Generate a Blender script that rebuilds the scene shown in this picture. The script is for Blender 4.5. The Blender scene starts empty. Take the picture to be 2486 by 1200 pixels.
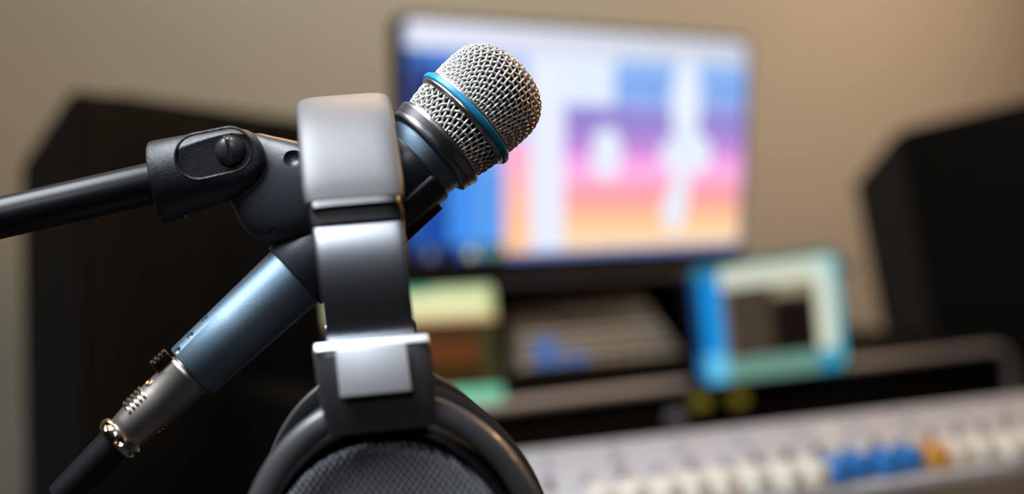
import bpy, bmesh, math, random
from mathutils import Vector, Matrix
random.seed(4)
scene = bpy.context.scene
C = scene.collection
PI = math.pi

# ------------------------------------------------------------------ camera
F_PX = 3450.0
CAM_Z = 1.25
YAW, PITCH = math.radians(36.5), math.radians(2.8)
cam_data = bpy.data.cameras.new('camera')
cam_data.sensor_width = 36.0
cam_data.lens = F_PX * 36.0 / 2486.0
cam_data.clip_start = 0.02
cam_data.dof.use_dof = True
cam_data.dof.focus_distance = 0.612
cam_data.dof.aperture_fstop = 3.1
cam_data.dof.aperture_blades = 0
cam = bpy.data.objects.new('camera', cam_data)
C.objects.link(cam)
cam.location = (0, 0, CAM_Z)
cam.rotation_euler = (PI/2 - PITCH, 0, -YAW)
scene.camera = cam
CM = Matrix.Translation(cam.location) @ cam.rotation_euler.to_matrix().to_4x4()
RT = CM.to_3x3() @ Vector((1, 0, 0))
UP = CM.to_3x3() @ Vector((0, 1, 0))
FW = CM.to_3x3() @ Vector((0, 0, -1))
def P(px, py, d):
    """world point seen at pixel (px, py) at camera depth d (metres)"""
    return CM @ Vector(((px-1243.0)/F_PX*d, -(py-600.0)/F_PX*d, -d))

# ------------------------------------------------------------------ world, lights, exposure
w = bpy.data.worlds.new('world'); scene.world = w; w.use_nodes = True
w.node_tree.nodes['Background'].inputs[0].default_value = (0.75, 0.85, 1.0, 1)
w.node_tree.nodes['Background'].inputs[1].default_value = 0.010
scene.view_settings.view_transform = 'Standard'
scene.view_settings.look = 'None'
scene.view_settings.exposure = 0.45
scene.view_settings.gamma = 1.0
scene.view_settings.use_curve_mapping = False
scene.cycles.use_denoising = True
scene.cycles.max_bounces = 6

def area(name, loc, target, size, power, color, size_y=None, spread=180):
    l = bpy.data.lights.new(name, 'AREA'); l.energy = power; l.color = color
    l.shape = 'RECTANGLE' if size_y else 'SQUARE'
    l.size = size
    if size_y: l.size_y = size_y
    l.spread = math.radians(spread)
    o = bpy.data.objects.new(name, l); C.objects.link(o); o.location = loc
    o.rotation_euler = (Vector(target) - Vector(loc)).to_track_quat('-Z', 'Y').to_euler()
    return o
SUBJ = P(850, 500, 0.6)
# cool ceiling panel above the microphone
_c = SUBJ - RT*0.42 - FW*0.12; _c.z = 2.12
area('ceiling_panel_light', _c, SUBJ, 0.7, 11, (0.86, 0.93, 1.0), spread=130)
# daylight window high behind the camera
_c = SUBJ - FW*1.45 - RT*0.10; _c.z = 2.38
area('window_light', _c, SUBJ, 0.25, 0.36, (0.88, 0.93, 1.0), spread=60)
# warm lamp high on the right of the room
area('warm_lamp_light', (3.3, 1.2, 2.55), (2.7, 2.5, 1.3), 0.35, 9, (1.0, 0.66, 0.45), spread=120)
# neutral light added under the ceiling to brighten the back wall
area('wall_wash_light', (1.5, 1.6, 2.65), (1.5, 2.5, 1.4), 0.6, 12.0, (1.0, 0.98, 0.88))
_c = SUBJ + RT*1.25 - FW*0.10; _c.z += 0.55  # warm light added at the right for orange glints
area('warm_glint_light', _c, SUBJ, 0.07, 0.9, (1.0, 0.58, 0.28))
# small warm spotlights behind, seen as glints
for p_, e_ in (((1.7, 0.25, 2.1), 5.0), ((2.3, 0.75, 2.2), 4.0), ((1.0, 1.7, 2.35), 2.6)):
    area('warm_spot_light', p_, SUBJ, 0.10, e_, (1.0, 0.55, 0.22))

# ------------------------------------------------------------------ materials
def M(name, color, rough=0.5, metal=0.0, spec=0.5, coat=0.0, emit=None, emit_s=0.0, bump=None, noise=None, aniso=0.0):
    m = bpy.data.materials.new(name); m.use_nodes = True
    nt = m.node_tree; b = nt.nodes['Principled BSDF']
    b.inputs['Base Color'].default_value = (*color, 1)
    b.inputs['Roughness'].default_value = rough
    b.inputs['Metallic'].default_value = metal
    b.inputs['Specular IOR Level'].default_value = spec
    b.inputs['Coat Weight'].default_value = coat
    if emit:
        b.inputs['Emission Color'].default_value = (*emit, 1)
        b.inputs['Emission Strength'].default_value = emit_s
    tc = nt.nodes.new('ShaderNodeTexCoord')
    if noise:     # (scale, amount): gentle tonal variation of the material itself
        n = nt.nodes.new('ShaderNodeTexNoise'); n.inputs['Scale'].default_value = noise[0]; n.inputs['Detail'].default_value = 4
        nt.links.new(tc.outputs['Object'], n.inputs['Vector'])
        mx = nt.nodes.new('ShaderNodeMix'); mx.data_type = 'RGBA'
        k = noise[1]
        mx.inputs[6].default_value = (*[c*(1-k) for c in color], 1)
        mx.inputs[7].default_value = (*[min(1, c*(1+k)) for c in color], 1)
        nt.links.new(n.outputs['Fac'], mx.inputs[0]); nt.links.new(mx.outputs[2], b.inputs['Base Color'])
    if bump:      # (scale, strength, distance)
        n = nt.nodes.new('ShaderNodeTexNoise'); n.inputs['Scale'].default_value = bump[0]; n.inputs['Detail'].default_value = 3
        nt.links.new(tc.outputs['Object'], n.inputs['Vector'])
        bp = nt.nodes.new('ShaderNodeBump'); bp.inputs['Strength'].default_value = bump[1]; bp.inputs['Distance'].default_value = bump[2]
        nt.links.new(n.outputs['Fac'], bp.inputs['Height']); nt.links.new(bp.outputs['Normal'], b.inputs['Normal'])
    return m
m_wall = M('wall_paint', (0.49, 0.475, 0.40), 0.9, bump=(60, 0.15, 0.002), noise=(3, 0.04))
m_ceil = M('ceiling_paint', (0.10, 0.10, 0.10), 0.9, noise=(4, .03))
m_acoustic = M('dark_acoustic_fabric', (0.03, 0.03, 0.033), 0.95, noise=(60, .2))
m_floor = M('floor_carpet', (0.05, 0.05, 0.055), 0.95, noise=(40, .3))
m_trim = M('trim_paint', (0.42, 0.40, 0.36), 0.6, noise=(5, .05))
m_mic = M('blue_grey_enamel', (0.25, 0.36, 0.46), 0.44, metal=0.92, bump=(2600, 0.25, 0.0004), noise=(1500, 0.18))
m_grille = M('nickel_wire', (0.86, 0.84, 0.81), 0.40, metal=0.65, noise=(120, .05))
m_collar = M('satin_steel', (0.36, 0.35, 0.36), 0.33, metal=1.0, noise=(200, .05))
m_ring = M('bright_steel', (0.7, 0.69, 0.68), 0.28, metal=1.0)
m_blue = M('blue_ring_plastic', (0.012, 0.30, 0.56), 0.34, spec=0.5, noise=(60, .05))
m_foam = M('grille_foam', (0.006, 0.006, 0.007), 0.95, noise=(300, .3))
m_xlr = M('nickel_shell', (0.58, 0.53, 0.49), 0.38, metal=1.0, bump=(700, 0.08, 0.0003), noise=(90, .12))
m_xlr_b = M('polished_nickel', (0.66, 0.60, 0.52), 0.16, metal=1.0, noise=(80, .1))
m_copper = M('copper', (0.62, 0.27, 0.13), 0.35, metal=1.0, noise=(300, .3))
m_rubber = M('black_rubber', (0.008, 0.008, 0.010), 0.45, spec=0.3, noise=(100, .2))
m_clip = M('matte_black_plastic', (0.022, 0.025, 0.032), 0.38, spec=0.7, bump=(900, 0.10, 0.0004), noise=(200, .1))
m_clip_in = M('hollow_black', (0.004, 0.004, 0.004), 0.8, spec=0.1, noise=(100, .1))
m_adapt = M('grained_black_plastic', (0.009, 0.010, 0.014), 0.30, spec=0.7, bump=(2400, 0.6, 0.0004), noise=(200, .1))
m_screw = M('dark_screw_metal', (0.035, 0.036, 0.04), 0.33, spec=0.7, noise=(200, .1))
m_pole = M('black_gloss_paint', (0.008, 0.008, 0.011), 0.36, spec=0.4, bump=(380, 0.06, 0.0004), noise=(60, .2))
m_leather = M('headband_leatherette', (0.15, 0.145, 0.15), 0.48, spec=0.9, bump=(90, 0.08, 0.0006), noise=(60, .08))
m_band = M('headband_spring_steel', (0.42, 0.44, 0.48), 0.28, metal=1.0, noise=(60, .04))
m_yoke = M('satin_black_yoke', (0.066, 0.064, 0.070), 0.38, spec=0.9, coat=0.25, noise=(80, .06))
m_plate = M('brushed_plate', (0.88, 0.90, 0.94), 0.42, metal=0.5, noise=(120, .06))
m_cup = M('black_cup_plastic', (0.006, 0.006, 0.007), 0.42, spec=0.3, noise=(80, .2))
m_velour = M('black_velour', (0.013, 0.014, 0.017), 0.95, spec=0.2, bump=(900, 0.6, 0.0015), noise=(400, .4))
m_speaker = M('black_cabinet_vinyl', (0.007, 0.006, 0.0055), 0.6, spec=0.12, noise=(30, .15))
m_speaker_side = M('dark_grey_baffle', (0.020, 0.020, 0.024), 0.6, spec=0.2, noise=(30, .1))
m_bezel = M('black_bezel', (0.008, 0.007, 0.006), 0.4, spec=0.3, noise=(30, .1))
m_blackwood = M('black_laminate', (0.006, 0.005, 0.004), 0.6, spec=0.1, noise=(20, .2))
m_rail = M('grey_rail_metal', (0.40, 0.38, 0.37), 0.45, metal=0.1, noise=(20, .08))
m_desk_body = M('dark_desk_laminate', (0.007, 0.006, 0.006), 0.6, spec=0.12, noise=(15, .2))
m_console = M('light_grey_panel', (0.42, 0.44, 0.49), 0.5, noise=(25, .06))
m_arm = M('brown_armrest_vinyl', (0.020, 0.016, 0.011), 0.55, noise=(30, .15))
m_cream = M('cream_knob', (0.86, 0.83, 0.74), 0.42, noise=(60, .05))
m_grey_k = M('grey_knob', (0.36, 0.35, 0.38), 0.45, noise=(60, .05))
m_mauve = M('mauve_knob', (0.17, 0.11, 0.14), 0.45, noise=(60, .05))
m_brown_k = M('brown_knob', (0.13, 0.06, 0.035), 0.45, noise=(60, .05))
m_blue_k = M('blue_knob', (0.03, 0.22, 0.62), 0.4, noise=(60, .05))
m_orange_k = M('orange_knob', (0.75, 0.36, 0.06), 0.4, noise=(60, .05))
m_yellow_k = M('glowing_yellow_knob', (0.42, 0.36, 0.05), 0.5, emit=(0.5, 0.42, 0.05), emit_s=0.14, noise=(60, .05))  # slight glow added so the knobs show in the dark
m_rackgrey = M('rack_grey', (0.27, 0.25, 0.21), 0.5, noise=(20, .1))
m_rackdark = M('rack_dark_brown', (0.035, 0.028, 0.02), 0.6, noise=(20, .2))
m_led = M('blue_lamp', (0.02, 0.06, 0.2), 0.4, emit=(0.05, 0.20, 0.65), emit_s=0.35)
m_lampw = M('white_lamp', (0.2, 0.2, 0.25), 0.4, emit=(0.5, 0.5, 0.75), emit_s=1.0)

def mat_grille_cloth():
    m = M('woven_speaker_cloth', (0.05, 0.052, 0.062), 0.38, spec=0.8)
    nt = m.node_tree; b = nt.nodes['Principled BSDF']
    tc = nt.nodes.new('ShaderNodeTexCoord'); sp = nt.nodes.new('ShaderNodeSeparateXYZ')
    nt.links.new(tc.outputs['UV'], sp.inputs[0])
    def math_(op, a, b_=None, v=None):
        n = nt.nodes.new('ShaderNodeMath'); n.operation = op
        nt.links.new(a, n.inputs[0])
        if b_ is not None: nt.links.new(b_, n.inputs[1])
        if v is not None: n.inputs[1].default_value = v
        return n.outputs[0]
    sx = math_('SINE', math_('MULTIPLY', sp.outputs[0], v=PI/0.00138))
    sy = math_('SINE', math_('MULTIPLY', sp.outputs[1], v=PI/0.00172))
    h = math_('MULTIPLY', sx, sy)
    cr = nt.nodes.new('ShaderNodeMapRange'); cr.inputs[1].default_value = -0.7; cr.inputs[2].default_value = 0.9
    nt.links.new(h, cr.inputs[0])
    mx = nt.nodes.new('ShaderNodeMix'); mx.data_type = 'RGBA'
    mx.inputs[6].default_value = (0.004, 0.004, 0.005, 1); mx.inputs[7].default_value = (0.24, 0.25, 0.30, 1)
    nt.links.new(cr.outputs[0], mx.inputs[0]); nt.links.new(mx.outputs[2], b.inputs['Base Color'])
    bp = nt.nodes.new('ShaderNodeBump'); bp.inputs['Strength'].default_value = 0.9; bp.inputs['Distance'].default_value = 0.0012
    nt.links.new(cr.outputs[0], bp.inputs['Height']); nt.links.new(bp.outputs['Normal'], b.inputs['Normal'])
    return m
m_cloth = mat_grille_cloth()

def mat_screen(name, strength):
    """a lit display: emits the picture stored face by face in the display's own pixels"""
    m = bpy.data.materials.new(name); m.use_nodes = True
    nt = m.node_tree; b = nt.nodes['Principled BSDF']
    a = nt.nodes.new('ShaderNodeAttribute'); a.attribute_name = 'pixels'
    b.inputs['Base Color'].default_value = (0.01, 0.01, 0.01, 1); b.inputs['Roughness'].default_value = 0.35
    b.inputs['Specular IOR Level'].default_value = 0.2
    nt.links.new(a.outputs['Color'], b.inputs['Emission Color']); b.inputs['Emission Strength'].default_value = strength
    return m
m_screen = mat_screen('lit_screen', 0.80)
m_screen_s = mat_screen('lit_small_screen', 0.80)

# ------------------------------------------------------------------ building helpers
def thing(name, label, cat, loc, group=None):
    o = bpy.data.objects.new(name, None); C.objects.link(o); o.location = loc; o.empty_display_size = 0.05
    o['label'] = label; o['category'] = cat
    if group: o['group'] = group
    return o
def world_loc(o):
    v = Vector(o.location)
    while o.parent is not None:
        o = o.parent; v += Vector(o.location)
    return v
def obj(name, bm, mat, parent=None, smooth=True, label=None, auto=35):
    """link a bmesh built in world coordinates as one mesh object"""
    base = world_loc(parent) if parent is not None else Vector((0, 0, 0))
    if parent is None:
        base = sum((v.co for v in bm.verts), Vector()) / max(1, len(bm.verts))
    bmesh.ops.translate(bm, verts=bm.verts, vec=-base)
    bmesh.ops.recalc_face_normals(bm, faces=bm.faces)
    me = bpy.data.meshes.new(name); bm.to_mesh(me); bm.free()
    for m in (mat if isinstance(mat, (list, tuple)) else [mat]): me.materials.append(m)
    if smooth:
        me.polygons.foreach_set('use_smooth', [True]*len(me.polygons))
        me.set_sharp_from_angle(angle=math.radians(auto))
    o = bpy.data.objects.new(name, me); C.objects.link(o)
    if parent is not None: o.parent = parent
    else: o.location = base
    if label: o['label'] = label
    return o
def loft(bm, rings, close=True, cap0=True, cap1=True):
    vs = [[bm.verts.new(p) for p in r] for r in rings]
    n = len(vs[0])
    for a, b in zip(vs, vs[1:]):
        for i in range(n if close else n-1):
            j = (i+1) % n
            try: bm.faces.new((a[i], a[j], b[j], b[i]))
            except ValueError: pass
    if close and cap0: bm.faces.new(list(reversed(vs[0])))
    if close and cap1: bm.faces.new(vs[-1])
    return vs
def frame(axis, hint):
    a = axis.normalized(); f = (hint - a*hint.dot(a)).normalized(); s = a.cross(f)
    return a, f, s
def lathe(bm, O, axis, hint, prof, n=64, cap0=True, cap1=True):
    a, f, s = frame(axis, hint)
    rings = [[O + a*t + (f*math.cos(2*PI*i/n) + s*math.sin(2*PI*i/n))*max(r, 1e-5) for i in range(n)] for t, r in prof]
    loft(bm, rings, True, cap0, cap1)
def tube(bm, pts, r, n=16, cap=True):
    pts = [Vector(p) for p in pts]
    rs = r if isinstance(r, (list, tuple)) else [r]*len(pts)
    rings = []; nrm = None
    for i, p in enumerate(pts):
        t = (pts[min(i+1, len(pts)-1)] - pts[max(i-1, 0)]).normalized()
        if nrm is None: nrm = t.orthogonal().normalized()
        nrm = (nrm - t*nrm.dot(t)).normalized(); b = t.cross(nrm)
        rings.append([p + (nrm*math.cos(2*PI*k/n) + b*math.sin(2*PI*k/n))*rs[i] for k in range(n)])
    loft(bm, rings, True, cap, cap)
def box(bm, O, ax, ay, az, sx, sy, sz, bev=0.0, seg=2):
    """box centred at O, full sizes sx, sy, sz along unit axes"""
    vs = []
    for dz in (-.5, .5):
        for dx, dy in ((-.5, -.5), (.5, -.5), (.5, .5), (-.5, .5)):
            vs.append(bm.verts.new(O + ax*(dx*sx) + ay*(dy*sy) + az*(dz*sz)))
    fs = [(3, 2, 1, 0), (4, 5, 6, 7), (0, 1, 5, 4), (1, 2, 6, 5), (2, 3, 7, 6), (3, 0, 4, 7)]
    faces = [bm.faces.new([vs[i] for i in f]) for f in fs]
    if bev > 0:
        es = list({e for f in faces for e in f.edges})
        bmesh.ops.bevel(bm, geom=es, offset=bev, segments=seg, profile=0.5, affect='EDGES')
def sphere(bm, O, r, ax=None, squash=1.0, n=24):
    ax = ax or Vector((0, 0, 1)); prof = []
    for i in range(n//2+1):
        a = -PI/2 + PI*i/(n//2)
        prof.append((math.sin(a)*r*squash, math.cos(a)*r))
    lathe(bm, O, ax, ax.orthogonal(), prof, n)
def hull(bm, pts, bev=0.0):
    vs = [bm.verts.new(p) for p in pts]
    g = bmesh.ops.convex_hull(bm, input=vs)
    bmesh.ops.dissolve_limit(bm, angle_limit=math.radians(1), verts=bm.verts, edges=bm.edges)
    if bev: bmesh.ops.bevel(bm, geom=list(bm.edges), offset=bev, segments=2, affect='EDGES')
def boolean(o, cutters, keep_mat=None):
    """cut the cutter meshes out of o"""
    for c in cutters:
        md = o.modifiers.new('cut', 'BOOLEAN'); md.operation = 'DIFFERENCE'; md.object = c; md.solver = 'EXACT'
    bpy.context.view_layer.update()
    dg = bpy.context.evaluated_depsgraph_get()
    me = bpy.data.meshes.new_from_object(o.evaluated_get(dg))
    o.modifiers.clear(); o.data = me
    me.polygons.foreach_set('use_smooth', [True]*len(me.polygons)); me.set_sharp_from_angle(angle=math.radians(35))
    for c in cutters: bpy.data.objects.remove(c)
X, Y, Z = Vector((1, 0, 0)), Vector((0, 1, 0)), Vector((0, 0, 1))
def struct(name, lo, hi, mat):
    bm = bmesh.new(); lo, hi = Vector(lo), Vector(hi)
    box(bm, (lo+hi)/2, X, Y, Z, *(hi-lo)); o = obj(name, bm, mat, smooth=False); o['kind'] = 'structure'
    return o

# ------------------------------------------------------------------ the room
XL, XR, YB, YF, ZC = -1.6, 4.3, 2.5, -2.4, 2.75
struct('floor', (XL-.1, YF-.1, -.1), (XR+.1, YB+.1, 0), m_floor)
struct('ceiling', (XL-.1, YF-.1, ZC), (XR+.1, YB+.1, ZC+.1), m_ceil)
struct('wall_back', (XL-.1, YB, 0), (XR+.1, YB+.1, ZC), m_wall)
struct('wall_front', (XL-.1, YF-.1, 0), (XR+.1, YF, ZC), m_acoustic)
struct('wall_left', (XL-.1, YF, 0), (XL, YB, ZC), m_acoustic)
struct('wall_right', (XR, YF, 0), (XR+.1, YB, ZC), m_acoustic)
struct('baseboard_back', (XL, YB-.015, 0), (XR, YB, .1), m_trim)

# ------------------------------------------------------------------ microphone
D_E, D_H = 0.594, 0.618
E = P(467, 902, D_E); H = P(1137, 282, D_H)
AX = (H-E).normalized(); LEN = (H-E).length; K = LEN/913.0        # metres for one unit of t
AXa, FR, SD = frame(AX, -FW)
if SD.dot(RT - UP) < 0: SD = -SD                                  # SD: towards the picture's lower right
def mt(t): return t*K
def mr(t, r): return r*(D_E + (D_H-D_E)*t/913.0)/F_PX
def mp(t, az, r):
    """point on the microphone: t along the axis, azimuth az from the camera side towards lower right, radius r (px)"""
    return E + AX*mt(t) + (FR*math.cos(az) + SD*math.sin(az))*mr(t, r)
mic = thing('microphone', 'handheld vocal microphone with blue-grey metal body and silver mesh head ringed in blue', 'microphone', E)
def mprof(ps): return [(mt(t), mr(t, r)) for t, r in ps]
bm = bmesh.new()
lathe(bm, E, AX, FR, mprof([(0, 66), (0, 73), (3, 75), (150, 79), (330, 84), (450, 88), (600, 94), (700, 100), (770, 107), (776, 108), (776, 60)]), 96)
body = obj('body', bm, m_mic, mic)
cut = []
for px, py, rr in ((497, 774, 11), (462, 814, 10), (428, 850, 11)):
    # find t and azimuth of the pixel
    best = None
    for ti in range(0, 130):
        for ai in range(-90, -10, 2):
            q = mp(ti, math.radians(ai), 77); c = CM.inverted() @ q
            x = 1243 + c.x/-c.z*F_PX; y = 600 - c.y/-c.z*F_PX
            d = (x-px)**2 + (y-py)**2
            if best is None or d < best[0]: best = (d, q)
    b2 = bmesh.new(); sphere(b2, best[1], rr*0.594/F_PX, n=20); cut.append(obj('cutter', b2, m_mic))
boolean(body, cut)
bm = bmesh.new()
lathe(bm, E, AX, FR, mprof([(775, 100), (775, 117), (778, 123), (783, 125), (790, 125.5), (792, 123), (794, 125.5), (812, 131), (817, 130), (819, 124), (819, 90)]), 96)
obj('collar', bm, m_collar, mic, auto=22, label='satin steel collar')
bm = bmesh.new()
lathe(bm, E, AX, FR, mprof([(819, 90), (819, 123), (824, 124), (824, 90)]), 96)
lathe(bm, E, AX, FR, mprof([(884, 100), (884, 132), (892, 138), (898, 138), (898, 100)]), 96)
lathe(bm, E, AX, FR, mprof([(911, 100), (911, 138), (917, 137), (923, 131), (923, 100)]), 96)
obj('basket_rim', bm, m_ring, mic)
bm = bmesh.new()
lathe(bm, E, AX, FR, mprof([(895, 120), (895, 139), (898, 143.5), (904, 145), (910, 143.5), (913, 139), (913, 120)]), 96)
obj('accent_ring', bm, m_blue, mic, label='bright blue accent ring')
UPROF = [(913, 127), (950, 130), (995, 130), (1020, 126), (1042, 116), (1060, 101), (1074, 82), (1084, 58), (1090, 30), (1092, 0)]
LPROF = [(818, 115), (850, 123), (897, 129)]
bm = bmesh.new()
lathe(bm, E, AX, FR, mprof([(790, 60), (818, 104), (850, 112), (895, 118), (995, 119), (1020, 115), (1042, 105), (1060, 90), (1072, 72), (1080, 45), (1083, 0)]), 64)
obj('foam_liner', bm, m_foam, mic)
def weave(bm, prof, rho_scale, sp, az0, rho_off, wr, amp, sides=6, sub=7):
    """plain-woven wire cloth draped over the lathe profile (listed from rim to tip or rim to rim)"""
    pts = [(mt(t), mr(t, r)) for t, r in reversed(prof)]         # from tip side
    arc = [0.0]
    for a, b in zip(pts, pts[1:]): arc.append(arc[-1] + math.hypot(a[0]-b[0], a[1]-b[1]))
    def at(s):
        s = max(0.0, min(arc[-1], s))
        for i in range(len(arc)-1):
            if s <= arc[i+1] + 1e-9:
                k = (s-arc[i])/max(1e-9, arc[i+1]-arc[i]); a, b = pts[i], pts[i+1]
                t, r = a[0]+(b[0]-a[0])*k, a[1]+(b[1]-a[1])*k
                dt, dr = b[0]-a[0], b[1]-a[1]; l = math.hypot(dt, dr)
                return t, r, (-dr/l, dt/l)                       # outward normal in (r, t) sense
    rmax = rho_off + arc[-1]
    n = int(rmax/sp) + 2
    for fam in (0, 1):
        for k in range(-n, n+1):
            run = []
            for j in range(-n*sub, n*sub+1):
                a_, b_ = k*sp + sp*.5, j*sp/sub
                u, v = (a_, b_) if fam == 0 else (b_, a_)
                rho = math.hypot(u, v)
                if rho < rho_off or rho > rmax:
                    if len(run) > 2: tube(bm, run, wr, sides)
                    run = []; continue
                t, r, (nt_, nr_) = at(rho - rho_off)
                th = math.atan2(v, u) + az0
                # normal pointing outwards
                nn = -nr_ if nr_ < 0 else nr_
                ph = math.cos(PI*(b_/sp) + PI*.5)*(1 if k % 2 else -1)*(1 if fam == 0 else -1)
                rad = FR*math.cos(th) + SD*math.sin(th)
                nx = abs(nr_); na = -nt_ if False else (nt_)
                N = (rad*nx + AX*abs(nt_)*(1 if r < mr(1000, 129) and rho_off == 0 else 0))
                if N.length < 1e-6: N = AX
                run.append(E + AX*t + rad*r + N.normalized()*amp*ph)
            if len(run) > 2: tube(bm, run, wr, sides)
SPW = 16.3*0.618/F_PX
bm = bmesh.new(); weave(bm, UPROF, 1, SPW, math.radians(14), 0.0, 0.00049, 0.00040)
obj('mesh_dome', bm, m_grille, mic, auto=80)
bm = bmesh.new(); weave(bm, LPROF, 1, SPW*1.10, math.radians(17), 0.0262, 0.00049, 0.00040)
obj('mesh_band', bm, m_grille, mic, auto=80)

# ------------------------------------------------------------------ cable with its connector
cable = thing('microphone_cable', 'black cable with nickel plug pushed into the lower end of the microphone', 'cable', P(300, 1075, D_E))
bm = bmesh.new()
lathe(bm, E, AX, FR, mprof([(10, 30), (10, 54), (-6, 54), (-8, 57), (-14, 58.5), (-18, 58), (-20, 57), (-100, 56), (-150, 53), (-190, 49), (-212, 46), (-215, 44), (-215, 20)]), 72)
shell = obj('plug_shell', bm, m_xlr, cable)
bm = bmesh.new()   # five grip ridges
for k in range(5):
    t = -116 - k*12
    R0 = 55.5 + (t+112)*0.045
    pts = [mp(t, math.radians(a), R0 + 1.6) for a in range(-92, -22, 5)]
    tube(bm, pts, [mr(t, 2.5)] + [mr(t, 4.6)]*(len(pts)-2) + [mr(t, 2.5)], 12)
obj('grip_ridges', bm, m_xlr_b, cable)
bm = bmesh.new()
for k in range(5):
    t = -112 - k*11
    pts = [mp(t, math.radians(a), 56) for a in range(98, 156, 5)]
    tube(bm, pts, mr(t, 3.2), 8)
obj('grip_ridges', bm, m_xlr_b, cable)
bm = bmesh.new()   # release latch, ridged top
az = math.radians(-76)
rad = FR*math.cos(az) + SD*math.sin(az); tan = AX.cross(rad).normalized()
box(bm, E + AX*mt(-34) + rad*mr(0, 62), AX, rad, tan, mt(46), mr(0, 34), mr(0, 36), mr(0, 2.0))
for k in range(4):
    box(bm, E + AX*mt(-16 - 12*k) + rad*mr(0, 81), AX, rad, tan, mt(7.5 if k else 12), mr(0, 9), mr(0, 40), mr(0, 1.4))
obj('release_latch', bm, m_xlr_b, cable, label='ridged release latch')
bm = bmesh.new()
q = mp(-88, math.radians(-58), 56.0)
rad = (q - (E + AX*mt(-88))).normalized()
lathe(bm, q - rad*0.0004, rad, AX, [(0, .0019), (.0007, .0019), (.0009, .0014), (.0005, .0006)], 20)
obj('locking_screw', bm, m_copper, cable, label='small copper-coloured screw')
bm = bmesh.new()   # clamp ring with scalloped hollows
lathe(bm, E, AX, FR, mprof([(-212, 30), (-212, 50), (-217, 57), (-226, 60), (-236, 58), (-243, 52), (-245, 44), (-245, 20)]), 72)
cring = obj('clamp_ring', bm, m_xlr_b, cable, label='polished scalloped clamp ring')
cut = []
for a in (-42, 8, 58, 108, 158, 208, 258):
    b2 = bmesh.new(); sphere(b2, mp(-224, math.radians(a), 68), mr(0, 17), n=20); cut.append(obj('cutter', b2, m_xlr))
boolean(cring, cut)
bm = bmesh.new()
q = mp(-226, math.radians(-42), 50.0); rad = (q - (E + AX*mt(-226))).normalized()
lathe(bm, q, rad, AX, [(0, .0012), (.0004, .0012), (.0006, .0008), (.0006, .0001)], 16)
obj('locking_screw', bm, m_copper, cable, label='small copper-coloured screw')
bm = bmesh.new()
B0 = E + AX*mt(-238); dirb = (P(160, 1215, D_E-.004) - P(278, 1097, D_E-.001)).normalized()
pts = [B0 + dirb*x for x in (0, .004, .012, .022, .032)]
tube(bm, pts, [mr(0, 42), mr(0, 41), mr(0, 40), mr(0, 38), mr(0, 36)], 32)
obj('strain_relief', bm, m_rubber, cable)
bm = bmesh.new()
p0 = pts[-1]
pts = [p0 - dirb*.004, p0 + dirb*.02, p0 + dirb*.05 - Z*.008, p0 + dirb*.08 - Z*.035, p0 + dirb*.1 - Z*.09, p0 + dirb*.11 - Z*.2, p0 + dirb*.11 - Z*.6, p0 + dirb*.14 - Z*1.02]
tube(bm, pts, .0034, 16)
obj('cord', bm, m_rubber, cable)

# ------------------------------------------------------------------ microphone clip
clip = thing('microphone_clip', 'black plastic clip gripping the middle of the microphone, with a slotted screw on its pivot', 'microphone clip', P(640, 480, 0.6))
# gripping sleeve, open underneath on the far side
bm = bmesh.new()
def rbody(t):
    ps = [(0, 75), (150, 79), (330, 84), (450, 88), (600, 94), (700, 100), (770, 107)]
    for a, b in zip(ps, ps[1:]):
        if t <= b[0]: return a[1] + (b[1]-a[1])*(t-a[0])/(b[0]-a[0])
    return 107
rings = []
A0, A1, NA = math.radians(-190), math.radians(112), 60
for t in (330, 334, 400, 500, 600, 700, 732, 736):
    thk = 8 if 334 <= t <= 732 else 6
    ro, ri = rbody(t) + 1 + thk, rbody(t) + 1
    rings.append([mp(t, A0 + (A1-A0)*i/NA, ro) for i in range(NA+1)] + [mp(t, A1 - (A1-A0)*i/NA, ri) for i in range(NA+1)])
loft(bm, rings, True, True, True)
obj('sleeve', bm, m_clip, clip)
bm = bmesh.new()   # raised ribs on the sleeve
def rib(bm, az, t0, t1, h, wd):
    pts = [mp(t, az, rbody(t) + 8 + h*.3) for t in (t0, t0+6, (t0+t1)/2, t1-6, t1)]
    tube(bm, pts, [mr(t0, wd*.5), mr(t0, wd), mr(t0, wd), mr(t1, wd), mr(t1, wd*.5)], 16)
rib(bm, math.radians(32), 520, 732, 8, 11)
obj('sleeve_rib', bm, m_clip, clip)
bm = bmesh.new()
rad = FR*math.cos(math.radians(98)) + SD*math.sin(math.radians(98)); tan = AX.cross(rad).normalized()
box(bm, E + AX*mt(610) + rad*mr(600, 113), AX, rad, tan, mt(200), mr(600, 20), mr(600, 24), mr(600, 5), 3)
obj('grip_tab', bm, m_clip, clip)
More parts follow.
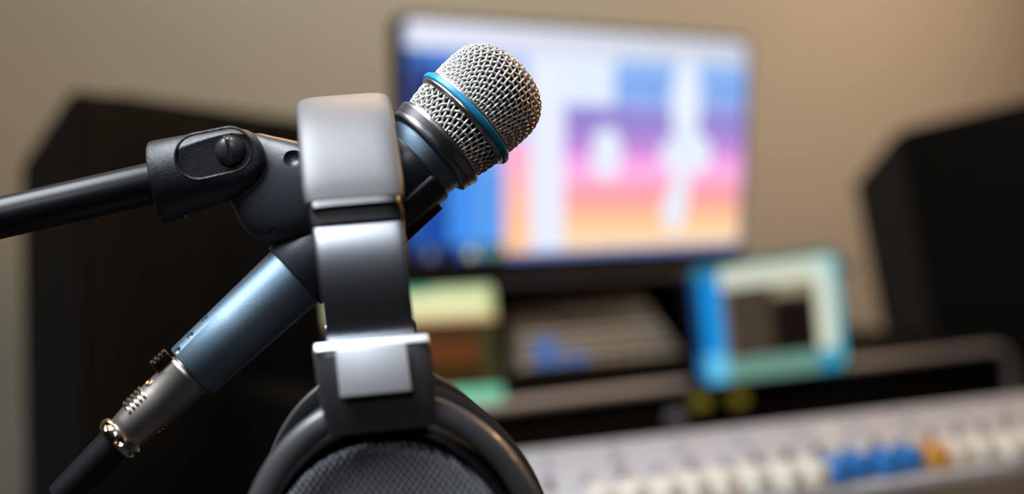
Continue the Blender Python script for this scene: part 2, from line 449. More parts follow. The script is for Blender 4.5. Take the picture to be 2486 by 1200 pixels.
# arm between sleeve and pivot
def Q(px, py, dep=0.0, d=0.603):
    """point in the plane through the clip, dep metres nearer the camera"""
    return P(px, py, d) - FW*dep
def section(T, B, th, n=28, e=3.0, d=0.603, off=0.0):
    T, B = Vector((T[0], T[1], 0)), Vector((B[0], B[1], 0)); c = (T+B)/2; h = (B-T)/2
    out = []
    for i in range(n):
        a = 2*PI*i/n; ca, sa = math.cos(a), math.sin(a)
        u = abs(ca)**(2/e)*(1 if ca >= 0 else -1); v = abs(sa)**(2/e)*(1 if sa >= 0 else -1)
        p = c + h*u
        out.append(P(p.x, p.y, d) - FW*(th*v + off))
    return out
bm = bmesh.new()
secs = [((562, 362), (548, 425), .004), ((566, 345), (545, 440), .0085), ((600, 325), (556, 474), .0092), ((636, 324), (566, 500), .0098),
        ((664, 331), (577, 524), .0106), ((690, 336), (588, 547), .0118), ((722, 343), (606, 568), .0134), ((756, 351), (640, 590), .0150),
        ((800, 362), (690, 600), .0162), ((850, 378), (740, 590), .0166), ((900, 398), (790, 560), .0150), ((935, 420), (860, 520), .0110)]
loft(bm, [section(a, b, t) for a, b, t in secs])
arm = obj('arm', bm, m_clip, clip)
b2 = bmesh.new(); sphere(b2, Q(722, 384, .0148), .0048, n=24); c1 = obj('cutter', b2, m_clip)
boolean(arm, [c1])
b2 = bmesh.new()
lathe(b2, E, AX, FR, mprof([(t, rbody(t) + 1.5) for t in (250, 330, 450, 600, 700, 770, 860)]), 64)
boolean(arm, [obj('cutter', b2, m_clip)])
bm = bmesh.new(); sphere(bm, Q(722, 384, .0082), .0022, FW, .6); obj('socket', bm, m_clip_in, clip)
bm = bmesh.new()
tube(bm, [P(x, y, .603) - FW*t for x, y, t in ((640, 574, .0112), (660, 562, .0128), (690, 545, .0142), (720, 533, .0153), (755, 524, .0158))], .00028, 8)
obj('mould_seam', bm, m_clip_in, clip)
# pivot fork: barrel that widens into a rounded fork with a recess
bm = bmesh.new()
fs = [((361, 352), (402, 545), .0130, 2.0), ((364, 345), (407, 541), .0148, 2.0), ((372, 342), (414, 538), .0152, 2.1), ((430, 332), (455, 520), .0156, 2.3),
      ((490, 322), (510, 503), .0158, 2.7), ((540, 315), (560, 487), .0158, 3.2), ((575, 312), (592, 476), .0158, 3.6),
      ((605, 318), (618, 463), .0157, 3.8), ((627, 330), (637, 448), .0155, 3.8), ((643, 350), (649, 428), .0150, 3.8), ((652, 368), (655, 408), .0142, 3.6), ((657, 384), (657.5, 394), .012, 3)]
loft(bm, [section(a, b, t, 56, e) for a, b, t, e in fs])
fork = obj('pivot_fork', bm, m_adapt, clip)
def stadium(cx0, cy0, cx1, cy1, r0, r1, n=20):
    a = math.atan2(cy1-cy0, cx1-cx0); out = []
    for i in range(n+1):
        b = a + PI/2 + PI*i/n; out.append((cx0 + r0*math.cos(b), cy0 + r0*math.sin(b)))
    for i in range(n+1):
        b = a - PI/2 + PI*i/n; out.append((cx1 + r1*math.cos(b), cy1 + r1*math.sin(b)))
    return out
st = stadium(500, 386, 575, 370, 54, 52)
b2 = bmesh.new(); loft(b2, [[P(x, y, .603) - FW*z_ for x, y in st] for z_ in (.0134, .03)]); c1 = obj('cutter', b2, m_adapt)
boolean(fork, [c1])
bm = bmesh.new()
st = stadium(500, 386, 575, 370, 54, 53)
tube(bm, [P(x, y, .603) - FW*.0152 for x, y in st + st[:2]], .00062, 10, False)
obj('recess_rim', bm, m_adapt, clip)
scr = Q(575, 371, .0132, .603)
bm = bmesh.new(); rs = 37*.59/F_PX
lathe(bm, scr, -FW, UP, [(0, rs), (.0006, rs)] + [(.0006 + .0038*math.sin(a*PI/20), rs*math.cos(a*PI/20)) for a in range(1, 10)] + [(.0044, 0)], 48)
screw = obj('pivot_screw', bm, m_screw, clip, label='domed slotted screw head')
sd = (UP - RT*0.16).normalized(); sw = sd.cross(FW).normalized()
b2 = bmesh.new(); box(b2, scr - FW*.0042, sd, sw, FW, .03, .0011, .0022); c1 = obj('cutter', b2, m_screw)
boolean(screw, [c1])
bm = bmesh.new()
for s_ in (-1, 1):
    box(bm, scr - FW*.0030 + sw*(.00085*s_), sd, sw, FW, .0120, .00045, .0036, .00015)
obj('slot_edge', bm, m_collar, screw)
bm = bmesh.new()
lathe(bm, Q(424, 505, -.002), -UP, RT, [(0, .0042), (.004, .0042), (.0046, .0036), (.0050, .001)], 24)
obj('set_screw', bm, m_clip, clip)
bm = bmesh.new()
PA, PB = P(-300, 598, .590), P(386, 441, .603)
pd = (PB-PA).normalized()
lathe(bm, PB - pd*.0024, pd, UP, [(0, .0088), (0, .0096), (.0024, .0100), (.0034, .0088)], 48, False, False)
obj('thread_insert', bm, m_copper, clip, label='copper-coloured threaded insert')

# ------------------------------------------------------------------ boom pole
bm = bmesh.new()
lathe(bm, PA, pd, UP, [(0, .0088), ((PB-PA).length-.001, .0088), ((PB-PA).length, .0083), ((PB-PA).length+.008, .0083)], 48)
PE = PA - pd*.42
stand = thing('microphone_stand', 'glossy black stand whose boom pole comes in from the left into the clip', 'microphone stand', Vector((PE.x, PE.y, 0)))
obj('boom_pole', bm, m_pole, stand)
bm = bmesh.new(); lathe(bm, PE, pd, UP, [(-.10, .0105), (.422, .0105), (.424, .0088)], 32)
obj('boom_sleeve', bm, m_pole, stand)
bm = bmesh.new(); lathe(bm, PE - pd*.18, pd, UP, [(0, .016), (.006, .024), (.074, .024), (.08, .016)], 32)
obj('counterweight', bm, m_rubber, stand)
side_ = pd.cross(Z).normalized()
bm = bmesh.new(); lathe(bm, PE - side_*.03, side_, Z, [(0, .014), (.004, .018), (.056, .018), (.06, .014)], 32)
obj('boom_clutch', bm, m_adapt, stand)
bm = bmesh.new(); tube(bm, [Vector((PE.x, PE.y, .02)), Vector((PE.x, PE.y, PE.z))], .0105, 24)
obj('upright_tube', bm, m_pole, stand)
bm = bmesh.new(); lathe(bm, Vector((PE.x, PE.y, 0)), Z, X, [(0, .13), (.008, .132), (.018, .12), (.024, .03), (.045, .016)], 64)
obj('round_base', bm, m_adapt, stand)

# ------------------------------------------------------------------ headphones
Uh = (UP - RT*0.118).normalized()
Wh0 = (RT + UP*0.088).normalized()
ya = math.radians(6)
Dh = (FW*math.cos(ya) - Wh0*math.sin(ya)).normalized()
Wh = (Wh0*math.cos(ya) + FW*math.sin(ya)).normalized()
OH = P(832, 233, 0.602) - Uh*0.084
def hp(w, d, h): return OH + Wh*w + Dh*d + Uh*h
phones = thing('headphones', 'over-ear headphones with padded grey-black headband hung over the microphone and its clip', 'headphones', hp(0, 0, .07))
def arc_pt(phi, R, Rz):
    return -R*math.cos(phi), Rz*math.sin(phi)
def strip(path, half_w, thick, name, mat, round_e=4.0, n=40, inset=0.0, par=None, label=None):
    """path: (d, h, nd, nh, hw, th): centre of outer surface with outward normal"""
    bm = bmesh.new(); rings = []
    for d, h, nd, nh, hw, th in path:
        ring = []
        for i in range(n):
            a = 2*PI*i/n; ca, sa = math.cos(a), math.sin(a)
            u = abs(ca)**(2/round_e)*(1 if ca >= 0 else -1); v = abs(sa)**(2/round_e)*(1 if sa >= 0 else -1)
            off = (v-1)*th/2
            ring.append(hp(hw*u, d + nd*off, h + nh*off))
        rings.append(ring)
    loft(bm, rings)
    return obj(name, bm, mat, par or phones, label=label)
Rd, Rz = .0765, .084
path = []
NP = 48
for i in range(NP+1):
    ph = math.radians(27) + math.radians(126)*i/NP
    d, h = arc_pt(ph, Rd, Rz); nd, nh = -math.cos(ph)/Rd, math.sin(ph)/Rz; l = math.hypot(nd, nh)
    e = min(i, NP-i)
    sc = (0.78, 0.93, 1.0)[e] if e < 3 else 1.0
    sw_ = (0.95, 0.985, 1.0)[e] if e < 3 else 1.0
    path.append((d + (0.0012*(1-sc))*(1 if d < 0 else -1)*3, h, nd/l, nh/l, .0192*sw_, .0125*sc))
strip(path, 0, 0, 'headband_pad', m_leather, 5.0)
path = []    # stitched lip at both pad ends
for s_ in (-1, 1):
    pth = []
    for i in range(5):
        ph = math.radians(24.9 + i*0.45)
        d, h = arc_pt(ph, Rd-.0002, Rz-.0002); nd, nh = -math.cos(ph), math.sin(ph)
        pth.append((d*(1 if s_ < 0 else -1), h, nd*(1 if s_ < 0 else -1), nh, .0170*(.97 if i in (0, 4) else 1), .009*(.8 if i in (0, 4) else 1)))
    strip(pth, 0, 0, 'pad_end_lip', m_collar, 5.0)
    pth = []
    for i in range(5):
        ph = math.radians(20.8 + i*1.05)
        d, h = arc_pt(ph, Rd-.0030, Rz-.0030); nd, nh = -math.cos(ph), math.sin(ph)
        pth.append((d*(1 if s_ < 0 else -1), h, nd*(1 if s_ < 0 else -1), nh, .0178*(.97 if i in (0, 4) else 1), .008*(.8 if i in (0, 4) else 1)))
    strip(pth, 0, 0, 'pad_end_shadow', m_cup, 5.0)  # black strip standing in for the shadow gap below the pad
# spring band: from under the pad down to the yoke housing
path = []
for i in range(61):
    x = i/60.0
    ph = PI*x
    d, h = arc_pt(ph, Rd-.0052, Rz-.0052); nd, nh = -math.cos(ph), math.sin(ph)
    hw = .0190 - .0024*abs(1-2*x)
    path.append((d, h, nd, nh, hw, .0022))
pre = []
for s_, seq in ((-1, range(6, 0, -1)), (1, range(1, 7))):
    lst = [(s_*(Rd-.0052 - .00005*k*k), -k*.004, s_*1.0, 0.0, .0166, .0022) for k in seq]
    if s_ < 0: pre = lst
    else: post = lst
strip(pre + path + post, 0, 0, 'spring_band', m_band, 8.0)
for s_ in (-1, 1):
    side = 'near' if s_ < 0 else 'far'
    # slider housing (bracket)
    pth = []
    ht = 0
    hs = [(-.0142, .0190, .0050, .0745), (-.0150, .0212, .0072, .0765), (-.0166, .0218, .0090, .0780), (-.0190, .0218, .0098, .0790), (-.030, .0216, .0098, .0790), (-.038, .0212, .0095, .0785), (-.044, .0205, .0088, .0775), (-.048, .0200, .0080, .0765)]
    for h, hw, th, dd in hs:
        pth.append((s_*dd, h - .0018, s_*1.0, 0.0, hw, th))
    hous = strip(pth, 0, 0, 'slider_housing', m_yoke, 7.0)
    bm = bmesh.new()
    ct, st_ = math.cos(.16), math.sin(.16)
    box(bm, hp(-.0005, s_*.0796, -.0270), Wh, (Dh*s_*ct + Uh*st_), (Uh*ct - Dh*s_*st_), .0262, .0026, .0180, .0007, 3)
    obj('cover_plate', bm, m_plate, hous, label='pale brushed metal plate')
    bm = bmesh.new()
    box(bm, hp(0, s_*.0772, -.0176), Wh, (Dh*s_ + Uh*.9).normalized(), (Uh - Dh*s_*.9).normalized(), .0422, .0030, .0042, .0008, 3)
    obj('lit_top_edge', bm, m_plate, hous)  # pale strip standing in for light caught on the housing's bevelled top edge
    # yoke arc round the cup
    CH = -.108
    bm = bmesh.new(); rings = []
    a_, b_ = .0560, .0678
    for i in range(73):
        th = math.radians(-6 + 192*i/72)
        nx, nz = math.cos(th)/a_, math.sin(th)/b_; l = math.hypot(nx, nz); nx /= l; nz /= l
        ring = []
        for k in range(20):
            q = 2*PI*k/20; cq, sq = math.cos(q), math.sin(q)
            u = abs(cq)**.6*(1 if cq >= 0 else -1)*.0050; v = abs(sq)**.7*(1 if sq >= 0 else -1)*.0040
            ring.append(hp(a_*math.cos(th) + nx*u, s_*(.0722 + v - .30*max(0, u)), CH + b_*math.sin(th) + nz*u))
        rings.append(ring)
    loft(bm, rings)
    yoke = obj('yoke', bm, m_yoke, phones)
    for q in (-1, 1):
        bm = bmesh.new()
        lathe(bm, hp(q*.0560, s_*.072, CH), Wh*q, Uh, [(-.006, .003), (.003, .003), (.0045, .002), (.0045, .0001)], 20)
        obj('pivot_pin', bm, m_collar, yoke)
    # ear cup, swivelled slightly about the vertical
    sv = math.radians(9 if s_ < 0 else -4)
    Wc = (Wh*math.cos(sv) - Dh*math.sin(sv)*1.0).normalized(); Dc = (Dh*math.cos(sv) + Wh*math.sin(sv)).normalized()
    CC = hp(-.0008, s_*.060, CH)
    def cp(w, d, h): return CC + Wc*w + Dc*(d) + Uh*h
    def ell(prof, n=96):
        return [[cp(a*math.cos(2*PI*i/n), s_*dd, b*math.sin(2*PI*i/n)) for i in range(n)] for dd, a, b in prof]
    bm = bmesh.new()
    loft(bm, ell([(-.022, .045, .056), (-.022, .052, .0625), (-.010, .0535, .064), (.004, .0530, .0635), (.0085, .0510, .0605), (.0092, .0500, .0585), (.0070, .0492, .0560), (.0050, .0480, .0530)]))
    obj('ear_cup', bm, m_cup, phones)
    bm = bmesh.new()
    uvl = bm.loops.layers.uv.new('UVMap')
    pr = [(.0040, 1.0), (.0070, .997), (.0098, .982), (.0116, .955), (.0124, .91), (.0129, .82), (.0133, .68), (.0136, .5), (.0138, .25), (.0139, .01)]
    rings = ell([(dd, .0500*k, .0542*k) for dd, k in pr], 128)
    loft(bm, rings, True, False, True)
    for f in bm.faces:
        for lp in f.loops:
            v_ = lp.vert.co - CC; lp[uvl].uv = (v_.dot(Wc) + v_.dot(Dc)*.15, v_.dot(Uh) + v_.dot(Dc)*.3*s_)
    obj('cloth_grille', bm, m_cloth, phones)
    bm = bmesh.new(); rings = []
    for i in range(96):
        th = 2*PI*i/96; ring = []
        for k in range(24):
            q = 2*PI*k/24
            rr = math.cos(q)*.0125; dd = math.sin(q)*.0135
            ring.append(cp((.0485+rr)*math.cos(th), s_*(-.030 + dd), (.0605+rr)*math.sin(th)))
        rings.append(ring)
    rings.append(rings[0])
    loft(bm, rings, True, False, False)
    bmesh.ops.remove_doubles(bm, verts=bm.verts, dist=1e-6)
    obj('ear_pad', bm, m_velour, phones)

# ------------------------------------------------------------------ displays
def srgb(c):
    return tuple(((x/255)/12.92 if x/255 <= .04045 else ((x/255+.055)/1.055)**2.4) for x in c)
def display(name, label, cat, TL, TR, BL, BR, nu, nv, colour, bez, thick, mat_s, corner=.0, parts=None):
    """quad given by its four lit corners; colour(u, v) -> sRGB 0..255"""
    # make the four corners lie in one plane: slide BR along its line of sight
    n0 = (TR-TL).cross(BL-TL); ray = BR - Vector(cam.location)
    BR = Vector(cam.location) + ray*((TL - Vector(cam.location)).dot(n0)/ray.dot(n0))
    W_ = (TR-TL); n = (TR-TL).cross(BL-TL).normalized()
    if n.dot(FW) > 0: n = -n                       # n towards the viewer
    c = (TL+TR+BL+BR)/4
    root = thing(name, label, cat, (BL+BR)/2 - n*thick/2)
    bm = bmesh.new(); col = bm.loops.layers.float_color.new('pixels')
    g = [[None]*(nu+1) for _ in range(nv+1)]
    for j in range(nv+1):
        for i in range(nu+1):
            u, v = i/nu, j/nv
            g[j][i] = bm.verts.new(TL.lerp(TR, u).lerp(BL.lerp(BR, u), v) + n*.0012)
    for j in range(nv):
        for i in range(nu):
            u, v = (i+.5)/nu, (j+.5)/nv
            du = min(u, 1-u)*W_.length; dv = min(v, 1-v)*(BL-TL).length
            if corner and du < corner and dv < corner and math.hypot(corner-du, corner-dv) > corner: continue
            f = bm.faces.new((g[j][i], g[j+1][i], g[j+1][i+1], g[j][i+1]))
            k = (*srgb(colour(u, v)), 1.0)
            for lp in f.loops: lp[col] = k
    for v_ in [v_ for v_ in bm.verts if not v_.link_faces]: bm.verts.remove(v_)
    obj('screen', bm, mat_s, root, smooth=False)
    # casing
    bt, bb, bs = bez
    ex = (TR-TL).normalized(); ey = (TL-BL).normalized()
    ex2 = (BR-BL).normalized(); ey2 = (TR-BR).normalized()
    outer = [TL - ex*bs + ey*bt, TR + ex*bs + ey2*bt, BR + ex2*bs - ey2*bb, BL - ex2*bs - ey*bb]
    rr = max(corner, .004) + bs*.6
    ring = []
    for i, p in enumerate(outer):
        a = (outer[i-1]-p).normalized(); b = (outer[(i+1) % 4]-p).normalized()
        for k in range(7):
            t = k/6; ring.append((p+a*rr)*(1-t)**2 + p*2*t*(1-t) + (p+b*rr)*t*t)
    bm = bmesh.new()
    cc = sum(ring, Vector())/len(ring)
    loft(bm, [[cc + (p-cc)*.97 - n*thick for p in ring], [p - n*(thick*.85) for p in ring], [p - n*.0015 for p in ring], [cc + (p-cc)*.997 for p in ring]])
    obj('casing', bm, m_bezel, root)
    return root, n

def mix(a, b, t):
    t = max(0, min(1, t)); return tuple(x*(1-t)+y*t for x, y in zip(a, b))
def screen_px(u, v):
    x = 975 + 845*u; y = (45 + 60*u) + v*(595 - 100*u)
    h = ((int(u*90)*7919 + int(v*40)*104729) % 97)/97.0
    if v > .975: base = (110, 125, 190) if x > 1190 else (22, 32, 62)
    elif v < .115: base = mix((222, 226, 244), (198, 204, 216), u)
    elif x < 1065:
        base = mix((40, 92, 170), (22, 40, 96), 1-abs(v-.30)/.2) if v < .62 else (18, 74, 160)
        if v < .2 and x > 1010: base = (62, 118, 205)
    elif x < 1190:
        base = (64, 140, 232) if x < 1120 else (84, 152, 232)
        if v < .62: base = mix((70, 130, 215), (130, 170, 240), (x-1065)/125)
    elif x < 1250:
        base = (170, 195, 245) if v < .5 else mix((255, 170, 205), (255, 196, 140), (v-.55)/.35)
    elif x < 1335:
        base = (226, 232, 250)
    else:
        bands = [(.115, (120, 168, 236)), (.20, (88, 142, 228)), (.30, (112, 138, 222)), (.345, (104, 84, 186)), (.44, (138, 88, 190)), (.50, (190, 116, 208)),
                 (.56, (250, 150, 222)), (.65, (255, 160, 205)), (.70, (248, 132, 138)), (.77, (252, 150, 110)), (.83, (255, 180, 100)), (.89, (255, 205, 142)), (1.1, (255, 215, 170))]
        base = bands[-1][1]
        for a, b in zip(bands, bands[1:]):
            if a[0] <= v < b[0]: base = a[1]; break
        if x < 1460 and v < .33 and x > 1290: base = (214, 228, 248)
        base = mix(base, (245, 245, 255), .10 + .16*h)
        if (v*26) % 1 < .16: base = mix(base, (235, 235, 250), .4)
    for cx, cy, ax_, ay_ in ((1440, 375, 38, 62), (1650, 250, 40, 105), (1655, 375, 68, 52), (1625, 510, 32, 48), (1640, 440, 22, 90)):
        if x > 1335 and ((x-cx)/ax_)**2 + ((y-cy)/ay_)**2 < 1.1 and h > .05: base = (226, 236, 250)
    if v > .93 and x < 1190:
        base = (20, 32, 66)
        for cx, c in ((1022, (120, 130, 160)), (1092, (40, 110, 235)), (1112, (220, 225, 150)), (1140, (90, 160, 220)), (1168, (120, 170, 60))):
            if abs(x-cx) < 7 and .945 < v < .985: base = c
    if u < .012 or u > .988: base = mix(base, (120, 140, 200), .4)
    return base
mon, mn = display('computer_monitor', 'wide computer monitor showing rows of blue, purple, pink and orange tracks', 'monitor',
    P(978, 45, 2.05), P(1815, 103, 2.45), P(992, 640, 2.05), P(1795, 601, 2.45), 150, 76, screen_px, (.008, .026, .008), .03, m_screen, .018)

def small_left(u, v):
    if v < .06: return (70, 170, 140) if u < .6 else (170, 200, 150)
    if v < .26: return (222, 224, 172) if u < .95 else (170, 180, 120)
    if v < .29: return (200, 165, 120)
    if v > .86: return (112, 196, 160)
    if u > .87 or u < .06: return (52, 50, 28)
    if v < .45: return (58, 36, 18)
    if v < .66: return (92, 50, 20)
    return (50, 32, 6)
disp, _ = display('small_display', 'small display with pale yellow-green band across its top, behind the headphones', 'display',
    P(790, 712, 1.70), P(1195, 690, 1.905), P(815, 1005, 1.68), P(1222, 980, 1.885), 60, 40, small_left, (.004, .004, .004), .02, m_screen_s, .008)
def small_right(u, v):
    inner = .17 < u < .83 and .22 < v < .82
    if inner:
        if .50 < u < .80 and v > .36: return (12, 4, 5)
        if .52 < u < .80 and v < .33: return (150, 140, 110)
        if u < .22: return (110, 95, 75)
        return (64, 54, 44) if u < .5 else (50, 44, 38)
    if u < .17:
        if v < .1: return (40, 120, 150)
        if v > .75: return (96, 190, 232) if u > .05 else (30, 120, 190)
        return (0, 140, 214) if u > .05 else (4, 66, 120)
    if v < .05: return (50, 130, 136)
    if u > .95: return (60, 170, 190)
    if v > .82: return (104, 146, 132) if u < .82 else (20, 140, 176)
    if v < .22: return (200, 216, 206) if u > .8 else (206, 210, 190)
    return (216, 218, 198)
disp2, _ = display('small_display', 'small square display framed in turquoise and cream, right of the keyboard rows', 'display',
    P(1672, 652, 2.07), P(2028, 608, 2.30), P(1702, 934, 2.04), P(2052, 892, 2.27), 56, 46, small_right, (.004, .004, .004), .02, m_screen_s, .02)

# ------------------------------------------------------------------ equipment desk behind the console
def at_y(px, py, Yw):
    """point on the ray of the pixel where it crosses the plane Y = Yw"""
    d = P(px, py, 1.0) - cam.location
    return Vector(cam.location) + d*(Yw/d.y)
desk = thing('equipment_desk', 'black studio desk with a grey metal front rail, standing under the monitor', 'desk', Vector((1.6, 1.6, 0)))
shelf_t = at_y(1400, 664, 1.74).z; shelf_b = at_y(1400, 696, 1.62).z
xl = .85; xt = 1.0; xr = at_y(1955, 600, 1.74).x
bm = bmesh.new(); box(bm, Vector(((xt+xr)/2, 1.77, (shelf_t+shelf_b)/2)), X, Y, Z, xr-xt, .30, shelf_t-shelf_b, .006)
obj('top_shelf', bm, m_blackwood, desk)
RY = 1.50
rail_z = at_y(1500, 940, RY).z; rail_b = at_y(1500, 970, RY).z
xe = at_y(2455, 850, RY).x
bm = bmesh.new()
hr = (rail_z-rail_b)/2; zc = (rail_z+rail_b)/2
pts = [Vector((xl, RY, zc)), Vector((1.0, RY, zc)), Vector((xe-.06, RY, zc)), Vector((xe-.025, RY, zc-.006)), Vector((xe-.004, RY, zc-.03)), Vector((xe+.004, RY, zc-.07)), Vector((xe+.006, RY, .35))]
tube(bm, pts, hr, 20)
obj('front_rail', bm, m_rail, desk, label='grey metal rail with a rounded corner')
bm = bmesh.new(); box(bm, Vector(((xl+xe)/2, 1.69, rail_b/2)), X, Y, Z, xe-xl, .34, rail_b, .004)
obj('desk_body', bm, m_desk_body, desk)
bm = bmesh.new(); box(bm, Vector(((xl+xe)/2, 1.68, zc-.002)), X, Y, Z, xe-xl-.02, .36, .02, .003)
obj('lower_shelf', bm, m_blackwood, desk)
xb = at_y(1690, 800, 1.86).x
bm = bmesh.new(); box(bm, Vector(((xt+xb)/2, 1.85, (shelf_b+zc)/2)), X, Y, Z, xb-xt, .02, shelf_b-zc, .002)
obj('back_panel', bm, m_blackwood, desk)
for xx in (xb-.01, xt+.01):
    bm = bmesh.new(); box(bm, Vector((xx, 1.77, (shelf_b+zc)/2)), X, Y, Z, .02, .14, shelf_b-zc, .002)
    obj('side_panel', bm, m_blackwood, desk)
# monitor foot
bm = bmesh.new()
mc = (P(992, 640, 2.05) + P(1795, 601, 2.42))/2
box(bm, Vector((mc.x+.02, mc.y+.07, shelf_t+.006)), X, Y, Z, .24, .16, .012, .003)
box(bm, Vector((mc.x+.02, mc.y+.10, shelf_t+.09)), X, Y, Z, .08, .02, .18, .003)
obj('monitor_foot', bm, m_bezel, mon)

# slanted keyboard unit with rows of keys
KB = [P(1240, 908, 1.92), P(1662, 868, 2.10), P(1548, 702, 2.20), P(1236, 728, 2.08)]   # BL BR TR TL
kb = thing('control_keyboard', 'slanted grey key panel with blue-lit keys, on the shelf between the two small displays', 'keyboard', (KB[0]+KB[1])/2)
kn = (KB[1]-KB[0]).cross(KB[3]-KB[0]).normalized()
if kn.dot(FW) > 0: kn = -kn
bm = bmesh.new(); loft(bm, [[p for p in KB], [p - kn*.03 for p in KB]]); obj('housing', bm, m_rackdark, kb, smooth=False)
def kq(u, v): return KB[0].lerp(KB[1], u).lerp(KB[3].lerp(KB[2], u), v)
for j in range(6):
    bm = bmesh.new()
    v0 = .02 + j*.125
    for i in range(22):
        u = .04 + i*.0425
        if j > 3 and (i < 7 or i > 16 - 2*(j-4)): continue
        a, b, c, d = kq(u, v0), kq(u+.038, v0), kq(u+.038, v0+.075), kq(u, v0+.075)
        loft(bm, [[a, b, c, d], [p + kn*.006 for p in (a, b, c, d)]])
    obj('key_row', bm, m_rackgrey if j < 4 else m_rackdark, kb, smooth=False)
for (u0, v0, u1, v1) in ((.13, .02, .27, .38), (.30, .02, .42, .14)):
    bm = bmesh.new(); nn_ = 4 if u0 < .2 else 3
    for i in range(nn_):
        for j in range(5 if u0 < .2 else 2):
            u = u0 + (u1-u0)*i/nn_; v = v0 + (v1-v0)*j/(5 if u0 < .2 else 2)
            a, b, c, d = kq(u, v), kq(u+.028, v), kq(u+.028, v+.05), kq(u, v+.05)
            loft(bm, [[p + kn*.004 for p in (a, b, c, d)], [p + kn*.008 for p in (a, b, c, d)]])
    obj('lit_key', bm, m_led, kb, smooth=False, label='blue lit keys')

# yellowish knobs and a grey one on the desk front, under the right display
for px, py, mm, lab in ((1690, 972, m_yellow_k, 'olive-yellow knob on the dark desk front, left one of the pair'), (1782, 966, m_yellow_k, 'olive-yellow knob on the dark desk front, right one of the pair'), (1632, 1015, m_grey_k, 'dim grey knob on the dark desk front beside the yellow pair')):
    c0 = at_y(px, py, 1.52); bm = bmesh.new()
    lathe(bm, c0, -Y, Z, [(0, .012), (.004, .012), (.006, .0105), (.018, .010), (.020, .008), (.020, .0001)], 24)
    o = obj('desk_knob', bm, mm); o['label'] = lab; o['category'] = 'knob'

# ------------------------------------------------------------------ mixing console
al = math.radians(30.5)
RTh = Vector((RT.x, RT.y, 0)).normalized(); FWh = Vector((FW.x, FW.y, 0)).normalized()
CU = (RTh*math.cos(al) + FWh*math.sin(al)).normalized()          # along the console
CV = (RTh*math.sin(al) - FWh*math.cos(al)).normalized()          # towards the engineer
CO = P(1900, 1022, 1.56)
console = thing('mixing_console', 'light grey mixing console with rows of cream, blue and orange knobs', 'mixing console', CO + CV*.2 - Z*.9 )
Wc_ = .29
def cq(u, v, z=0.0): return CO + CU*u + CV*v + Z*z
U0, U1 = -.45, 1.15
bm = bmesh.new(); box(bm, cq((U0+U1)/2, Wc_/2, -.010), CU, CV, Z, U1-U0, Wc_, .02, .002)
obj('control_panel', bm, m_console, console)
bm = bmesh.new(); box(bm, cq((U0+U1)/2, Wc_/2+.02, -.095), CU, CV, Z, U1-U0-.04, Wc_+.08, .15, .004)
obj('chassis', bm, m_desk_body, console)
for uu in (U0+.15, U1-.15):
    bm = bmesh.new(); box(bm, cq(uu, Wc_/2, -(CO.z+.17)/2), CU, CV, Z, .06, .28, CO.z-.17, .004)
    obj('support', bm, m_desk_body, console)
bm = bmesh.new(); pr = []
for i in range(16):
    a = 2*PI*i/16; ca, sa = math.cos(a), math.sin(a)
    pr.append((abs(ca)**.5*(1 if ca > 0 else -1)*.05, abs(sa)**.5*(1 if sa > 0 else -1)*.018))
loft(bm, [[cq(u, Wc_+.052+a, -.020+b) for a, b in pr] for u in (U0-.03, U1+.03)])
obj('armrest', bm, m_arm, console, label='brown-black padded armrest')
for uu in (U0-.015, U1+.015):
    bm = bmesh.new(); box(bm, cq(uu, Wc_/2, -.05), CU, CV, Z, .03, Wc_+.06, .12, .004)
    obj('end_cheek', bm, m_desk_body, console)
def knob_mesh(r, h, mat, cap=None):
    bm = bmesh.new()
    lathe(bm, Vector((0, 0, 0)), Z, X, [(0, r), (h*.25, r), (h*.3, r*.8), (h*.92, r*.74), (h, r*.6), (h, .0001)], 14)
    me = bpy.data.meshes.new('knob'); bm.to_mesh(me); bm.free(); me.materials.append(mat)
    me.polygons.foreach_set('use_smooth', [True]*len(me.polygons)); me.set_sharp_from_angle(angle=.7)
    return me
def fader_mesh(mat):
    bm = bmesh.new(); box(bm, Vector((0, 0, .011)), X, Y, Z, .015, .028, .018, .002)
    for s_ in (-1, 1): box(bm, Vector((0, s_*.009, .021)), X, Y, Z, .0148, .006, .004, .001)
    me = bpy.data.meshes.new('fader'); bm.to_mesh(me); bm.free(); me.materials.append(mat)
    return me
km = {n: knob_mesh(.008, .016, m) for n, m in (('cream', m_cream), ('grey', m_grey_k), ('mauve', m_mauve), ('brown', m_brown_k), ('white', m_console))}
fm = {n: fader_mesh(m) for n, m in (('cream', m_cream), ('blue', m_blue_k), ('orange', m_orange_k))}
rot = Matrix((CU, -CV, Z)).transposed().to_euler()
cbase = world_loc(console)
def put(name, me, p, label=None, s=1.0):
    o = bpy.data.objects.new(name, me); C.objects.link(o); o.parent = console; o.location = p - cbase; o.rotation_euler = rot
    o.scale = (s, s, s)
    if label: o['label'] = label
def pix(p):
    c = CM.inverted() @ p; return 1243 + c.x/-c.z*F_PX, 600 - c.y/-c.z*F_PX
nf = 0
for i in range(60):
    u = U0 + .03 + i*.0305
    if u > U1-.02: break
    v = Wc_ - .020 + random.uniform(-.006, .006)
    x, y = pix(cq(u, v))
    kind = 'orange' if 2236 < x < 2292 else 'blue' if 2030 < x <= 2236 else 'cream'
    if kind == 'blue': v -= .004
    put('fader_cap', fm[kind], cq(u, v), None if kind == 'cream' else kind + ' fader cap', 1.05)
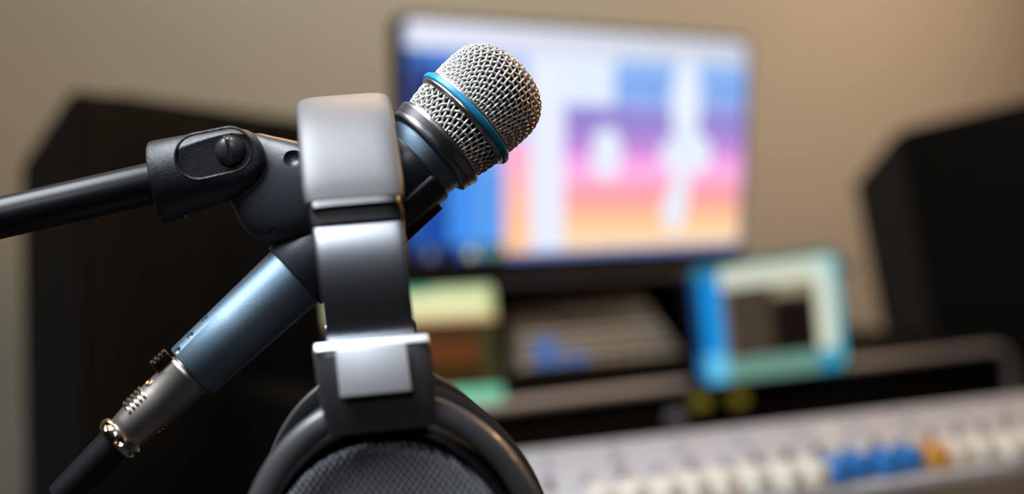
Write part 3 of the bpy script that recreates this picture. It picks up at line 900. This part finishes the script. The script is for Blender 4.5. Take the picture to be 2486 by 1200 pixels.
for i in range(44):
    u = U0 + .045 + i*.038
    if u > U1-.02: break
    for row, v in enumerate((.04, .10, .165)):
        x, y = pix(cq(u, v))
        if row == 0: k = 'white'
        elif row == 1: k = 'white' if random.random() < .7 else 'grey'
        else: k = 'brown' if 1900 < x < 2050 else 'mauve' if x > 2250 else 'grey' if i % 2 else 'mauve'
        if row == 1 and not (1980 < x < 2060 or i % 2): continue
        if row == 1 and 1980 < x < 2060: k = 'cream'
        if row == 0 and i % 2: continue
        put('knob', km[k], cq(u, v), k + ' knob', (.45, .7, .65)[row])

# ------------------------------------------------------------------ loudspeakers
# left speaker
A, B = P(182, 213, 1.85), P(62, 392, 2.02)
Cc, D = P(78, 1500, 2.02), P(212, 1500, 1.85)
Et, Fb = P(950, 322, 2.45), P(950, 1180, 2.45)
spk = thing('loudspeaker', 'large black studio loudspeaker with slanted top corner, left of the monitor', 'loudspeaker', (Cc+Fb)/2, )
spk['group'] = 'studio loudspeakers either side of the monitor'
bm = bmesh.new()
hull(bm, [A, B, Cc, D, Et, Fb, P(940, 330, 2.62), P(940, 1180, 2.62), B + FW*.25 + RT*.3, Cc + FW*.25 + RT*.3], 0)
bmesh.ops.bevel(bm, geom=list(bm.edges), offset=.006, segments=2, affect='EDGES')
obj('cabinet', bm, m_speaker, spk, smooth=False)
fc = (Cc*.45 + D*.4 + Fb*.15 + FW*.06 - RT*.02) if Cc.x < 1.5 else (Cc*.25 + D*.25 + Fb*.5 + FW*.14 + RT*.06); zb = min(Cc.z, D.z, Fb.z)
bm = bmesh.new(); box(bm, Vector((fc.x, fc.y, zb/2)), X, Y, Z, .12, .12, zb+.004, .004)
box(bm, Vector((fc.x, fc.y, .012)), X, Y, Z, .22, .22, .024, .004)
obj('stand', bm, m_speaker, spk, smooth=False)
nrm = (B-A).cross(D-A).normalized()
if nrm.dot(FW) > 0: nrm = -nrm
bm = bmesh.new()
q = [A.lerp(D, .01) + nrm*.002, B.lerp(Cc, .012) + nrm*.002, B.lerp(Cc, .97) + nrm*.002, A.lerp(D, .97) + nrm*.002]
loft(bm, [[p for p in q], [p + nrm*.004 for p in q]]); obj('side_panel', bm, m_speaker_side, spk, smooth=False, label='dark grey side panel')
# right speaker
A, B = P(2180, 315, 2.82), P(2078, 440, 3.0)
Cc, D = P(2200, 1060, 2.94), P(2320, 1060, 2.75)
Et, Fb = P(2720, 188, 2.45), P(2790, 1060, 2.45)
spk = thing('loudspeaker', 'large black studio loudspeaker with slanted top corner, at the right edge beyond the small displays', 'loudspeaker', (Cc+Fb)/2)
spk['group'] = 'studio loudspeakers either side of the monitor'
bm = bmesh.new()
hull(bm, [A, B, Cc, D, Et, Fb, Et + FW*.4, Fb + FW*.4, B + FW*.25 + RT*.25, Cc + FW*.2 + RT*.25], 0)
bmesh.ops.bevel(bm, geom=list(bm.edges), offset=.006, segments=2, affect='EDGES')
obj('cabinet', bm, m_speaker, spk, smooth=False)
fc = (Cc*.45 + D*.4 + Fb*.15 + FW*.06 - RT*.02) if Cc.x < 1.5 else (Cc*.25 + D*.25 + Fb*.5 + FW*.14 + RT*.06); zb = min(Cc.z, D.z, Fb.z)
bm = bmesh.new(); box(bm, Vector((fc.x, fc.y, zb/2)), X, Y, Z, .12, .12, zb+.004, .004)
box(bm, Vector((fc.x, fc.y, .012)), X, Y, Z, .22, .22, .024, .004)
obj('stand', bm, m_speaker, spk, smooth=False)
nrm = (B-A).cross(D-A).normalized()
if nrm.dot(FW) > 0: nrm = -nrm
bm = bmesh.new()
q = [A.lerp(D, .01) + nrm*.002, B.lerp(Cc, .012) + nrm*.002, B.lerp(Cc, .97) + nrm*.002, A.lerp(D, .97) + nrm*.002]
loft(bm, [[p for p in q], [p + nrm*.004 for p in q]]); obj('side_panel', bm, m_speaker_side, spk, smooth=False, label='dark grey side panel')
